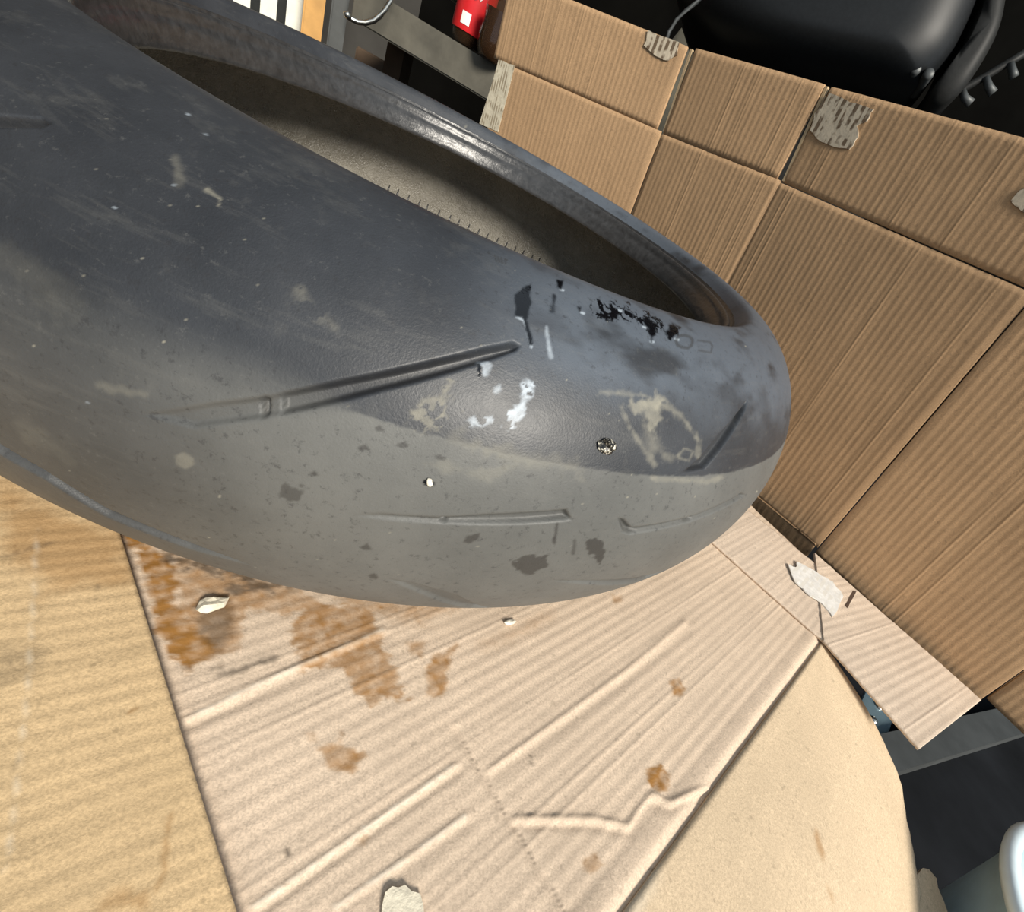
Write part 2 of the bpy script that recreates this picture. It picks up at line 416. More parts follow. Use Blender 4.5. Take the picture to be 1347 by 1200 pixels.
mx(dust, stroke([(560, 610), (640, 625), (680, 612)], 4, 8, 22), .20)
mx(dust, stroke([(395, 385), (420, 415), (440, 430)], 7, 8, 30)*(n2 > .42), .20)
mx(dust, stroke([(230, 210), (236, 238)], 5, 5, 16), .18)
mx(dust, stroke([(272, 250), (290, 262), (288, 270)], 2, 2, 5), .5)
mx(dust, stroke([(30, 560), (90, 600)], 10, 10, 26), .10)
mx(dust, stroke([(0, 330), (40, 360), (90, 400)], 16, 16, 40), .07)
# small pale flecks
for _ in range(110):
    cx, cy = RNG.uniform(10, 1000), RNG.uniform(100, 790); r0 = RNG.uniform(.6, 1.5)
    k = (abs(X-cx) < 5) & (abs(Y-cy) < 5)
    dust[k] = np.maximum(dust[k], (np.hypot(X[k]-cx, Y[k]-cy) < r0)*RNG.uniform(.25, .7))
for p in ((150, 273), (113, 529), (228, 243), (269, 176), (246, 150)): mx(white, stroke([p, (p[0]+3, p[1]+1)], 1.2, .8, 1), .45)
# dark rubbed patches
mx(dark, blob([(674, 742), (690, 731), (718, 733), (722, 742), (712, 752), (695, 756), (678, 750)], 1.5, 12), .80)
mx(dark, blob([(775, 714), (784, 708), (796, 712), (792, 728), (790, 741), (782, 730), (772, 734)], 1.5, 12), .85)
mx(dark, blob([(370, 640), (385, 634), (402, 645), (396, 660), (378, 662), (364, 656)], 2, 24), .6)
mx(dark, blob([(602, 718), (612, 708), (632, 701), (628, 710), (612, 716)], 1.5, 8), .75)
mx(dark, stroke([(733, 690), (729, 713)], 2.5, 1.5, 3), .8)
mx(dark, stroke([(756, 712), (754, 728)], 2, 1.5, 3), .6)
mx(wet, blob([(554, 633), (562, 630), (573, 635), (572, 640), (558, 638)], 1.2, 4))  # dark hole around the crumb, its shade painted black
for p in ((497, 563), (530, 585), (478, 588), (577, 600), (412, 623), (480, 720), (491, 757)): mx(dark, blob([(p[0]-7, p[1]), (p[0]+3, p[1]-4), (p[0]+7, p[1]+3), (p[0]-2, p[1]+4)], 1.5, 8), .7)
# faint moulded characters on the sidewall, relief shade painted as dark strokes: O, C and the small mould mark
def ring(pts, wid, g): mx(dark, stroke(pts+[pts[0]], wid, 1.0, 0), g)
ring([(893, 442), (900, 441), (907, 443), (911, 447), (910, 454), (905, 458), (897, 457), (891, 454), (889, 448)], 1.9, .55)
mx(dark, stroke([(918, 448), (934, 450), (937, 455), (935, 464), (919, 461)], 1.3, 1, 0), .45)
for a, b in (((651, 336), (653, 344)), ((655, 338), (657, 345)), ((659, 339), (661, 346)), ((664, 341), (667, 342)), ((664, 341), (665, 347))): mx(dark, stroke([a, b], .9, .8, 0), .6)
# compound boundary at a constant arc length
sb = np.median([px2us(p)[1] for p in ((520, 560), (600, 578), (700, 598), (800, 617), (870, 628), (940, 632))])
fade = .0012 + .02*sstep(480, 380, X)*vis
zone = (1-sstep(-.5, .5, (s_-sb-.0012*W)/fade))*np.where(vis, .35+.65*sstep(60, 480, X+120*(nb-.47)), .6)  # crown also darkens leftward, shade painted into the mask
P2 = P - NV*depth[..., None]
nT, nS = X.shape
V = P2.reshape(-1, 3)
ii = np.arange(nT)[:, None]; jj = np.arange(nS-1)[None, :]; i2 = (ii+1) % nT
F = np.stack([ii*nS+jj, i2*nS+jj, i2*nS+jj+1, ii*nS+jj+1], -1).reshape(-1, 4)
white *= .35+1.1*np.clip(fbm(u_*700, s_*700, 31)-.1, 0, 1)
dust *= .45+1.1*np.clip(fbm(u_*240, s_*240, 41)-.05, 0, 1)
sky_sheen = sstep(560, 800, X)*(1-sstep(470, 560, Y+(X-800)*-.15+60*(nb-.47)))*sstep(.30, .60, fbm(u_*30, s_*60, 51)+.15)*vis  # sky reflection painted as a bluish tone on the right sidewall
marks = np.stack([np.clip(dust, 0, 1), np.clip(wet, 0, 1), np.clip(white, 0, 1), np.ones(X.shape)], -1).reshape(-1, 4)
mesh_np('tread_and_sidewall', V, F, M_RUB, tyre, attrs={'marks': marks, 'zone': zone.ravel(), 'dark': dark.ravel(), 'sky_sheen': sky_sheen.ravel()}, label='worn slick-shouldered tread with long swept grooves and lube-smeared sidewall')

def revolve(name, prof, mat, seg=420, jit=0, **kw):
    prof = np.array(prof); a = np.linspace(0, 2*np.pi, seg, endpoint=False); A, I = np.meshgrid(a, np.arange(len(prof)), indexing='ij')
    r = prof[I, 0] + jit*(vnoise(A*60, I*1.3, 5)-.5); z = prof[I, 1] + jit*(vnoise(A*55, I*1.7, 8)-.5)
    V = np.stack([TC[0]+r*np.cos(A), TC[1]+r*np.sin(A), TC[2]+z], -1).reshape(-1, 3); k = len(prof)
    ii = np.arange(seg)[:, None]; jj = np.arange(k-1)[None, :]; i2 = (ii+1) % seg
    return mesh_np(name, V, np.stack([ii*k+jj, i2*k+jj, i2*k+jj+1, ii*k+jj+1], -1).reshape(-1, 4), mat, tyre, **kw)
def smooth_prof(p, n=4):
    p = np.array(p, float)
    for _ in range(n and 2):
        a = .75*p[:-1]+.25*p[1:]; b = .25*p[:-1]+.75*p[1:]
        p = np.vstack([p[:1], np.stack([a, b], 1).reshape(-1, 2), p[-1:]])
    return p
ub = [(.2303, .1845), (.2290, .1815), (.2268, .1812), (.2262, .1828), (.2240, .1822), (.2225, .1795), (.2215, .1752), (.2188, .1722), (.2168, .1685), (.2152, .1640), (.2140, .1592), (.2152, .1572), (.2200, .1590), (.2255, .1665), (.2300, .1745)]
revolve('upper_bead', smooth_prof(ub), M_BEAD, jit=.0003)
lb = [(r, 2*ZC-z) for r, z in ub]; lb[0] = (RC+RA*math.cos(math.radians(-92)), ZC+WZ*math.sin(math.radians(-92)))
revolve('lower_bead', smooth_prof(lb), M_LINER, jit=.0004)
ti = np.radians(np.linspace(80, -80, 60))
lin = [(.2300, .1745), (.2345, .1795), (.2410, .1840)]+[(RC+(RA-.008)*math.cos(a), ZC+(WZ-.008)*math.sin(a)) for a in ti]+[(.2410, 2*ZC-.1840), (.2345, 2*ZC-.1795), (.2300, 2*ZC-.1745)]
revolve('inner_liner', lin, M_LINER)
# moulded tick marks on the inside of the casing
def on_liner(p):
    d = ray(*p); t = np.linspace(.3, 1.2, 6000); Q = CAM + t[:, None]*d
    r = np.hypot(Q[:, 0]-TC[0], Q[:, 1]-TC[1]); f = ((r-RC)/(RA-.0085))**2+((Q[:, 2]-ZC)/(WZ-.0085))**2
    k = np.where((f > 1) & (r > RC) & (t > .45))[0]; return Q[k[0]]
for k, cx in enumerate((225, 270, 325, 380, 420, 480, 535, 580, 630, 680, 725, 775, 820, 865, 905, 950, 985)):
    x_ = 450+cx/3.85; yb = 180+(300+(cx-220)*.487)/3.85-5
    a, b = on_liner((x_, yb+2)), on_liner((x_+4.5, yb-10))
    tube('casing_tick', [a, (a+b)/2, b], [.0012, .0011, .0006], M_BEAD, tyre, 6)

# ------------------------------------------------------------------ corrugated sheets
def sheet(name, c00, c10, c11, c01, mat, ribdir, pitch, amp, parent=None, res=.0012, thick=.003, resr=None, curve=None, disp=None, markfn=None, n=None, seed=1, edge=.0, edgew=.004, **kw):
    """quad c00..c01, ribs run along ribdir; surface is real relief; skirt gives the thickness"""
    c00, c10, c11, c01 = [np.asarray(c, float) for c in (c00, c10, c11, c01)]
    lu = max(np.linalg.norm(c10-c00), np.linalg.norm(c11-c01)); lv = max(np.linalg.norm(c01-c00), np.linalg.norm(c11-c10))
    nu = max(2, int(lu/res)+1); nv = max(2, int(lv/(resr or res))+1)
    U, Vv = np.meshgrid(np.linspace(0, 1, nu), np.linspace(0, 1, nv), indexing='ij')
    P = (c00*((1-U)*(1-Vv))[..., None]+c10*(U*(1-Vv))[..., None]+c11*(U*Vv)[..., None]+c01*((1-U)*Vv)[..., None])
    if n is None: n = nrm(np.cross(c10-c00, c01-c00))
    if curve: P = curve(P, U, Vv)
    rd = nrm(ribdir); cr = nrm(np.cross(n, rd)); x = P @ cr; y = P @ rd
    ph = x/pitch; ri = np.floor(ph)
    ampk = .55+.9*vnoise(ri*1.0+.5, y*9+ri*3.7, seed)
    strong = (vnoise(ri, np.zeros_like(ri)+3., seed+5) > .88)*(.6+.8*vnoise(ri+.5, y*14, seed+8))
    hgt = amp*ampk*(.5+.5*np.cos(2*np.pi*ph)) + amp*2.2*strong*np.exp(-((ph-ri-.5)/.16)**2)
    hgt += amp*1.2*(vnoise(x*70, y*70, seed+3)-.5) + .0012*(vnoise(x*11, y*11, seed+4)-.5)
    if edge:
        du = np.minimum(U, 1-U)*lu; dv = np.minimum(Vv, 1-Vv)*lv
        hgt -= edge*np.exp(-(du/.003)**2) + edge*.45*np.exp(-(dv/.0022)**2)
    px = project(P)
    if disp: hgt += disp(px[..., 0], px[..., 1], P)
    P = P + n*hgt[..., None]
    at = None
    if markfn:
        r, g, b = markfn(px[..., 0], px[..., 1], P)
        at = np.stack([np.clip(r, 0, 1), np.clip(g, 0, 1), np.clip(b, 0, 1), np.ones_like(r)], -1).reshape(-1, 4)
    V = P.reshape(-1, 3); ii = np.arange(nu-1)[:, None]; jj = np.arange(nv-1)[None]
    F = np.stack([ii*nv+jj, (ii+1)*nv+jj, (ii+1)*nv+jj+1, ii*nv+jj+1], -1).reshape(-1, 4)
    loop = np.concatenate([np.arange(nu)*nv, (nu-1)*nv+np.arange(1, nv), (np.arange(nu-2, -1, -1))*nv+nv-1, np.arange(nv-2, 0, -1)])
    sk = V[loop]-n*thick; b0 = len(V); L = len(loop); k = np.arange(L); k2 = (k+1) % L
    F2 = np.stack([loop[k], b0+k, b0+k2, loop[k2]], -1)
    cor = [0, nu-1, nu-1+nv-1, 2*(nu-1)+nv-1]
    # back face: strips between opposite sides keep curved sheets closed
    F3 = []
    s0 = list(range(0, nu)); s1 = [(2*(nu-1)+nv-1-i) % L for i in range(nu)]
    for a in range(nu-1): F3.append((b0+s0[a+1], b0+s0[a], b0+s1[a], b0+s1[a+1]))
    F = np.concatenate([F, F2, np.array(F3)]); V = np.concatenate([V, sk])
    if at is not None: at = np.concatenate([at, np.tile([0, 0, 0, 1.], (L, 1))])
    return mesh_np(name, V, F, mat, parent, attrs={'marks': at} if at is not None else None, **kw)

# ---- floor sheet marks
def fl_noise(P, s, seed): return fbm(P[..., 0]*s, P[..., 1]*s, seed)
def blobxy(x, y, pts, soft, warp, nz):
    d = local(poly_sdf, x, y, pts, 60); return 1-sstep(-soft, soft, d+warp*(nz-.47))
def strokexy(x, y, pts, wid, soft, warp, nz):
    d = local(line_sdf, x, y, pts, 40); return 1-sstep(wid-soft, wid+soft, d+warp*(nz-.47))
def marks_main(x, y, P):
    n3 = fl_noise(P, 420, 6); nz = .6*fl_noise(P, 130, 2)+.45*n3-.02; nm = fl_noise(P, 300, 8)
    o = np.zeros(x.shape); g = np.zeros(x.shape); w = np.zeros(x.shape)
    B = lambda pts, s=4, wp=30: blobxy(x, y, pts, s, wp, nz)
    mxx = lambda a, b, k=1.: np.maximum(a, b*k, out=a)
    mxx(o, B([(165, 690), (205, 720), (230, 750), (235, 800), (262, 830), (300, 860), (245, 880), (218, 862), (200, 800)], 5, 40), .85)
    mxx(o, B([(230, 730), (330, 750), (420, 780), (400, 810), (330, 800), (320, 845), (285, 870), (240, 830)], 8, 60), .55)
    mxx(o, B([(395, 800), (440, 795), (500, 800), (500, 850), (540, 915), (490, 925), (450, 880), (400, 880), (380, 830)], 4, 50), .62)
    mxx(o, B([(430, 780), (520, 790), (600, 800), (560, 815), (480, 812)], 10, 40), .40)
    mxx(o, B([(535, 845), (560, 845), (555, 872), (540, 860)], 3, 16), .6)
    mxx(o, B([(570, 862), (600, 850), (590, 885), (582, 918), (560, 918), (562, 885)], 3, 20), .62)
    mxx(o, B([(420, 985), (445, 978), (482, 988), (484, 1000), (465, 1018), (445, 1014), (432, 1008)], 3, 22), .62)
    mxx(o, B([(400, 962), (412, 965), (420, 978), (408, 975)], 3, 12), .35)
    mxx(o, B([(444, 978), (450, 956), (452, 962), (448, 984)], 2, 5), .45)
    mxx(o, B([(880, 895), (893, 892), (902, 906), (898, 916), (885, 914)], 2, 12), .70)
    mxx(o, B([(852, 1012), (868, 1008), (880, 1022), (876, 1040), (862, 1042), (852, 1028)], 2, 14), .75)
    mxx(o, B([(768, 1130), (782, 1124), (790, 1138), (780, 1150), (768, 1146)], 2, 16), .50)
    mxx(o, B([(470, 1100), (484, 1098), (482, 1112), (472, 1114)], 3, 10), .40)
    mxx(o, B([(805, 782), (818, 784), (818, 792), (808, 794)], 3, 8), .5)
    mxx(o, strokexy(x, y, [(640, 850), (720, 812)], 8, 12, 20, nz), .25)
    # grime beside the tyre
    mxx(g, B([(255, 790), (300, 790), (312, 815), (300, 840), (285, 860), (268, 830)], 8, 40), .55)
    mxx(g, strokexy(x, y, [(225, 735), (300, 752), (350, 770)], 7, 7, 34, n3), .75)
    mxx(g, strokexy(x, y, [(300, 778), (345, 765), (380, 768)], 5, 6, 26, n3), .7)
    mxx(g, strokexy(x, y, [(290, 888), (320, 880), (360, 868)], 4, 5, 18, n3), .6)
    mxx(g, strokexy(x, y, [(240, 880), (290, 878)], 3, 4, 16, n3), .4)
    mxx(g, B([(370, 1120), (378, 1116), (384, 1124), (376, 1130)], 2, 5), .8)
    mxx(g, B([(505, 1160), (520, 1155), (515, 1200), (500, 1200)], 10, 10), .10)  # soft shadow of the paper scrap, painted on the sheet
    mxx(g, B([(665, 814), (676, 817), (668, 822)], 2, 4), .5)
    mxx(g, strokexy(x, y, [(697, 993), (699, 1008)], 1.5, 1.5, 2, nz), .5)
    # perforated score line: small dark pricks
    for k in range(34):
        a = k/33.; p = (600+144*a, 962+238*a); mxx(g, (np.hypot(x-p[0], y-p[1]) < 1.6)*1., .55)
    mxx(w, strokexy(x, y, [(243, 947), (330, 905), (503, 829)], 2, 2.5, 8, n3), .40)
    mxx(w, strokexy(x, y, [(334, 1194), (470, 1098), (600, 1007)], 2, 2.5, 10, n3), .45)
    mxx(w, strokexy(x, y, [(440, 1194), (520, 1140), (610, 1075)], 2, 2.5, 8, n3), .4)
    o *= .55+1.0*np.clip(nm*1.6-.25, 0, 1)
    return o, g, w
WR = [(680, 1078), (722, 1078), (780, 1078), (826, 1088), (842, 1062), (856, 1046), (880, 1058), (905, 1046), (930, 1036)]
def disp_main(x, y, P):
    h = np.zeros(x.shape)
    h += .0013*np.exp(-(local(line_sdf, x, y, WR, 60)/4.5)**2) - .0007*np.exp(-(local(line_sdf, x, y, [(a, b+8) for a, b in WR], 60)/6)**2)
    for pts, a in (([(243, 947), (370, 888), (503, 829)], .0009), ([(334, 1194), (470, 1098), (600, 1007)], .0010), ([(440, 1194), (520, 1140), (610, 1075)], .0008), ([(644, 1013), (740, 943), (822, 883), (900, 820)], .0010)):
        h += a*np.exp(-(local(line_sdf, x, y, pts, 60)/4)**2) - a*.6*np.exp(-(local(line_sdf, x, y, [(p+4, q+9) for p, q in pts], 60)/6)**2)
    h -= .0009*np.exp(-(local(line_sdf, x, y, [(744, 1200), (600, 960)], 60)/5)**2)
    # rolled shoulder before the fold
    s = ((P - fold_a) @ nrm(np.cross([0, 0, 1], e1)))
    h -= .0022*np.exp(-(s/.004)**2)
    h += .0009*np.exp(-((s-.009)/.004)**2)
    return h
cross = nrm(np.cross([0, 0, 1], e1))          # points to the left of the fold (away from the flap)
seam_b = on_floor((955, 725)); 
fs, fe = fold_a - e1*.32, fold_b
floor_sheet = empty('cardboard_sheet', tuple(fold_b), 'brown oil-stained corrugated cardboard sheet beneath the tyre with creased folded flap', 'cardboard')
LW = .62
sheet('base_panel', fs + cross*LW, fs, fe + e1*.11, fe + e1*.11 + cross*LW, M_FLOOR, e1, .0072, .00027, floor_sheet, res=.0011, resr=.0016, disp=disp_main, markfn=marks_main, seed=3, n=np.array([0, 0, 1.]), label='corrugated base with brown oil stains and wrinkles')
# flap bending down over the platform edge
def flap_pt(p, dip):
    n = nrm(np.array([0, 0, 1.])*math.cos(dip) - cross*math.sin(dip)); return on_plane(p, fold_b, n)
edge_px = [(1083, 846), (1098, 868), (1117, 895), (1140, 935), (1163, 973), (1180, 1003), (1192, 1032), (1198, 1070), (1206, 1105), (1214, 1140), (1222, 1175), (1232, 1230), (1244, 1300)]
edge3 = [flap_pt(p, .30) for p in edge_px[:-2]]
for k in (.05, .15, .30, .45): edge3.append(edge3[10] - e1*k - cross*.03*k)
edge3 = np.array(edge3)
el = np.concatenate([[0], np.cumsum(np.linalg.norm(np.diff(edge3, axis=0), axis=1))]); el /= el[-1]
def flap_curve(P, U, Vv):
    t = Vv
    E = np.stack([np.interp(t, el, edge3[:, i]) for i in range(3)], -1)
    tt = np.clip(((E-fold_b) @ (fs-fold_b))/((fs-fold_b) @ (fs-fold_b)), 0, 1)
    A = fold_b + (fs-fold_b)*tt[..., None]
    Q = A + (E-A)*U[..., None]
    Q[..., 2] += .012*np.sin(np.pi*U)*np.clip(t*2, 0, 1) - .010*U**3*np.clip(t*2.2, 0, 1)
    jag = (vnoise(t*90, t*0, 4)-.5)*.0016*(U > .995)
    Q[..., 0] += jag
    return Q
def marks_flap(x, y, P):
    nz = fl_noise(P, 150, 5); z = np.zeros(x.shape)
    o = np.maximum(blobxy(x, y, [(1070, 1095), (1077, 1098), (1085, 1120), (1082, 1132), (1075, 1118)], 2, 8, nz)*.6, blobxy(x, y, [(1089, 1168), (1094, 1172), (1097, 1188), (1091, 1182)], 2, 5, nz)*.45)
    return o, z, strokexy(x, y, [(860, 1150), (830, 1200)], 10, 10, 20, nz)*.3
sheet('flap_panel', fold_b, fold_b+cross*-.1, fs+cross*-.1, fs, M_FLAP, e1, .0075, .00010, floor_sheet, res=.0022, resr=.0022, curve=flap_curve, markfn=marks_flap, thick=.003, n=np.array([0, 0, 1.]), label='smooth pale flap bending down past the fold')
# torn tab beside the flap's free corner
tabp = [flap_pt(p, .30) for p in [(1180, 1200), (1200, 1172), (1212, 1150), (1217, 1142), (1222, 1136), (1230, 1138), (1240, 1150), (1242, 1162), (1250, 1180), (1268, 1230), (1215, 1240)]]
prism('torn_tab', [p+np.array([.002, 0, -.008]) for p in tabp], (0, 0, 1), .003, M_FLAP, floor_sheet, label='torn tab at the edge of the flap')

# left sheet, laid over the first
la, lbp = on_floor((160, 710), -.0003), on_floor((310, 1195), -.0003); ld = nrm(lbp-la); lc = nrm(np.cross([0, 0, 1], -ld))*-1
if lc[0] > 0: lc = -lc
def marks_left(x, y, P):
    nz = fl_noise(P, 130, 12); n3 = fl_noise(P, 380, 16)
    o = np.zeros(x.shape); g = np.zeros(x.shape); w = np.zeros(x.shape)
    mxx = lambda a, b, k=1.: np.maximum(a, b*k, out=a)
    mxx(o, blobxy(x, y, [(0, 640), (60, 665), (160, 712), (170, 770), (60, 770), (0, 720)], 25, 60, nz), .50)
    mxx(o, strokexy(x, y, [(224, 1075), (218, 1110), (216, 1150), (205, 1170)], 4, 3, 10, nz), .45)
    mxx(o, blobxy(x, y, [(125, 1185), (160, 1165), (200, 1170), (195, 1200), (120, 1210)], 8, 40, nz), .45)
    mxx(o, blobxy(x, y, [(164, 938), (176, 928), (186, 930), (172, 940)], 2, 8, nz), .6)
    mxx(g, blobxy(x, y, [(-10, 850), (50, 845), (58, 868), (40, 895), (-10, 905)], 14, 30, nz), .30)
    mxx(g, blobxy(x, y, [(18, 1008), (25, 1006), (25, 1014), (19, 1016)], 2, 4, nz), .7)
    mxx(g, strokexy(x, y, [(128, 772), (127, 790)], 2, 2, 4, nz), .4)
    mxx(g, strokexy(x, y, [(0, 735), (70, 715)], 2, 3, 8, n3), .4)
    mxx(w, strokexy(x, y, [(49, 700), (38, 900), (9, 1145)], 2, 2.5, 6, n3), .25)
    return o, g, w
def disp_left(x, y, P):
    return .0006*np.exp(-(local(line_sdf, x, y, [(49, 700), (38, 880), (9, 1145)], 40)/5)**2)
rl = np.array([math.cos(math.radians(52)), math.sin(math.radians(52)), 0])
left_sheet = empty('cardboard_sheet', tuple(la), 'yellowish corrugated cardboard sheet overlapping the oil-stained sheet beside the tyre', 'cardboard')
sheet('panel', la - ld*.22 , lbp+ld*.10, lbp+ld*.10+lc*.42, la - ld*.22+lc*.42, M_LEFT, rl, .0068, .00027, left_sheet, res=.0014, resr=.0014, thick=.0026, disp=disp_left, markfn=marks_left, seed=11, n=np.array([0, 0, 1.]))

# ------------------------------------------------------------------ standing carton behind the tyre
v = nrm((-.0903, .012, .9957))
def dirn(a): a = nrm(a); return nrm(a - v*(a @ v))
d3, d4, d2, d1 = dirn((.846, -.533, .05)), dirn((.872, -.49, .03)), dirn((.89, -.45, .06)), dirn((.955, -.22, .06))
Cb = on_floor((1077, 720)); n3 = nrm(np.cross(d3, v))
Bf = on_plane((1030, 240), Cb, n3); n2 = nrm(np.cross(d2, v)); Af = on_plane((872, 175), Bf, n2); n1v = nrm(np.cross(d1, v)); n4 = nrm(np.cross(d4, v))
carton = empty('cardboard_carton', tuple(Cb), 'unfolded brown corrugated carton standing behind the tyre', 'carton')
def wall(name, P, d, n, x0, x1, z0a, z0b, z1a, z1b, seed, edge=.0010, mat=M_WALL, amp=.00023, **kw):
    g = lambda x, z: P + d*x + v*z
    return sheet(name, g(x0, z0a), g(x1, z0b), g(x1, z1b), g(x0, z1a), mat, v, .0078, amp, carton, res=.0009, resr=.006, thick=.004, n=n, seed=seed, edge=edge, **kw)
def uv(p, P, d, n): X = on_plane(p, P, n); return (X-P) @ d, (X-P) @ v
# panels (below the score) and top flaps
xB = uv((1030, 240), Cb, d3, n3); xB2 = uv((958, 365), Cb, d3, n3)
wall('side_panel', Cb, d3, n3, -.286, -.0008, .001, -.002, .3295, .319, 21)
wall('side_panel', Cb, d4, n4, .0008, .206, -.010, -.028, .335, .33, 22)
wall('glue_tab', Cb, d4, n4, .2085, .33, -.016, -.03, .33, .33, 23)
zb = lambda P, d, x: -((P+d*x)[2]+.003)/v[2]
wall('side_panel', Bf, d2, n2, -.194, -.0035, zb(Bf, d2, -.194), zb(Bf, d2, 0), .001, .001, 24)
wall('side_panel', Af, d1, n1v, -.289, -.003, zb(Af, d1, -.289), zb(Af, d1, 0), .001, .001, 25)
ft = uv((1347, 185), Cb, d3, n3); f0 = uv((1090, 113), Cb, d3, n3)
wall('top_flap', Cb, d3, n3, f0[0]+.003, .02, .3305, .320, f0[1], f0[1]-.006, 31, label='upper flap with a torn paper patch')
a0 = uv((915, 63), Bf, d2, n2); a1 = uv((1086, 111), Bf, d2, n2)
wall('top_flap', Bf, d2, n2, a0[0], a1[0]-.001, .0015, .0015, a0[1], a1[1], 32)
b0_ = uv((665, 0), Af, d1, n1v); b1_ = uv((905, 61), Af, d1, n1v)
wall('top_flap', Af, d1, n1v, b0_[0], b1_[0]-.001, .0015, .0015, b1_[1]+.004, b1_[1], 33)
wall('top_flap', Cb, d4, n4, .003, .204, .337, .332, .432, .427, 34)
# bottom flaps on the floor
zf = -.0010
def fz(p, z=zf): return on_floor(p, z)
sheet('bottom_flap', fz((1072, 727), .0006), fz((1291, 921), .0006), fz((1210, 985), .0006), fz((1084, 842), .0006), M_BFLAP, fz((1190, 885))-fz((1150, 905)), .0078, .00027, carton, res=.0011, resr=.0011, n=np.array([0, 0, 1.]), seed=41, thick=.003, label='pale bottom flap sticking out over the gap')
sheet('bottom_flap', fz((935, 632), -.0016), fz((1072, 742), -.0016), fz((1085, 845), -.0016), fz((920, 697), -.0016), M_BFLAP, e1, .0075, .00025, carton, res=.0012, resr=.0012, n=np.array([0, 0, 1.]), seed=42, thick=.003)
bd = -v*.034 - n3*.010
sheet('bottom_fold', Cb+d3*-.24+bd, Cb-d3*.004+bd, Cb-d3*.004+v*.001, Cb+d3*-.24+v*.001, M_WALL, v, .0078, .0002, carton, res=.002, resr=.002, n=n3, seed=43, thick=.003)
M_TORN = torn_mat('torn_paper', (.62, .53, .40), (.10, .06, .03), d3, .0078)
M_TORNF = torn_mat('torn_paper_white', (.82, .80, .76), (.66, .63, .57), e2, .007)
def patch(px, P, n, mat, name='torn_patch', lift=.0016, th=.0012, wob=1.2, **kw):
    pts = []
    for i in range(len(px)):
        a, b = np.array(px[i], float), np.array(px[(i+1) % len(px)], float)
        for t in (0, .33, .66): pts.append(a+(b-a)*t+RNG.uniform(-wob, wob, 2))
    prism(name, [on_plane(p, P+n*lift, n) for p in pts], n, th, mat, carton, **kw)
patch([(852, 40), (893, 55), (890, 72), (878, 80), (862, 74), (848, 60)], Af, n1v, M_TORN)
patch([(1090, 122), (1118, 133), (1148, 143), (1140, 160), (1127, 165), (1129, 180), (1118, 196), (1098, 193), (1080, 186), (1066, 172), (1072, 150)], Cb, n3, M_TORN)
patch([(1341, 250), (1375, 240), (1380, 290), (1345, 280), (1330, 264)], Cb, n3, M_TORN)
patch([(1036, 742), (1046, 747), (1050, 738), (1066, 748), (1082, 757), (1096, 766), (1105, 778), (1110, 786), (1096, 812), (1080, 794), (1060, 778), (1046, 764)], np.array([0, 0, zf+.0008]), np.array([0, 0, 1.]), M_TORNF)
patch([(656, 78), (677, 86), (655, 174), (631, 163)], Af, n1v, torn_mat('torn_strip', (.70, .63, .48), (.30, .24, .16), d1, .0045), name='torn_strip', wob=.8, lift=.001)
# tears: dark slit with raised lip on the pale flap
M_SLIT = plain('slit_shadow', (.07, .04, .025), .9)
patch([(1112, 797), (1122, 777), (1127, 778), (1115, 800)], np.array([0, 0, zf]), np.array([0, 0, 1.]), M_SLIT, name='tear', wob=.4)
# bright cut edges of the flaps along the two slots
for nm, pa_, pb_, P_, n_ in (('cut_edge', (1087, 113), (1030, 238), Cb, n3), ('cut_edge', (909, 64), (873, 172), Bf, n2), ('cut_edge', (1030, 243), (958, 366), Cb, n3), ('cut_edge', (869, 176), (824, 276), Bf, n2)):
    A_, B_ = on_plane(pa_, P_, n_), on_plane(pb_, P_, n_); dd = nrm(B_-A_)
    box(nm, (A_+B_)/2 - n_*.003, (B_-A_)/2, np.cross(n_, dd)*.0017, n_*.0022, M_EDGE, carton)

# ------------------------------------------------------------------ small things on tyre and cardboard
def lump(name, c, rx, ry, rz, mat, label, cat, seed=0, rot=0, facet=False, n=None):
    bm = bmesh.new(); bmesh.ops.create_icosphere(bm, subdivisions=2 if facet else 3, radius=1)
    r = np.random.default_rng(seed)
    for q in bm.verts:
        k = 1+.28*(vnoise(np.array([q.co.x*2.2+seed]), np.array([q.co.y*2.2+q.co.z*1.7]), seed)[0]-.5)*2 + (r.uniform(-.12, .12) if facet else 0)
        q.co = Vector((q.co.x*rx*k, q.co.y*ry*k, q.co.z*rz*k))
    bmesh.ops.rotate(bm, verts=bm.verts, matrix=Matrix.Rotation(rot, 3, 'Z'))
    if n is not None: bmesh.ops.rotate(bm, verts=bm.verts, matrix=Vector((0, 0, 1)).rotation_difference(Vector(n)).to_matrix())
    bmesh.ops.translate(bm, verts=bm.verts, vec=Vector(c))
    return bm_obj(name, bm, mat, None, not facet, label=label, cat=cat)
def on_tyre(p):
    d = (X-p[0])**2+(Y-p[1])**2; k = np.unravel_index(np.argmin(d), d.shape); return P2[k], NV[k]
M_STONE = N('speckled_stone'); _f = M_STONE.noise(900, 2); M_STONE.base(M_STONE.ramp(_f, [(.45, (.01, .01, .01)), (.55, (.10, .09, .07)), (.62, (.7, .66, .55))])); M_STONE.rough(.2); M_STONE = M_STONE.m
M_CRUMB = plain('pale_crumb', (.75, .70, .58), .8, scale=300)
M_FLAKE = plain('cream_flake', (.66, .60, .47), .8, scale=200, bump=.5)
a, b = on_tyre((797, 586)); lump('pebble', a+b*.0012, .0044, .0031, .0026, M_STONE, 'dark speckled pebble stuck to the tyre tread', 'pebble', 3, .4, True, b)
a, b = on_tyre((565, 635)); lump('crumb', a+b*.0006, .0018, .0010, .0009, M_CRUMB, 'tiny white grit crumb stuck on the tyre crown', 'crumb', 5, -.5, False, b)
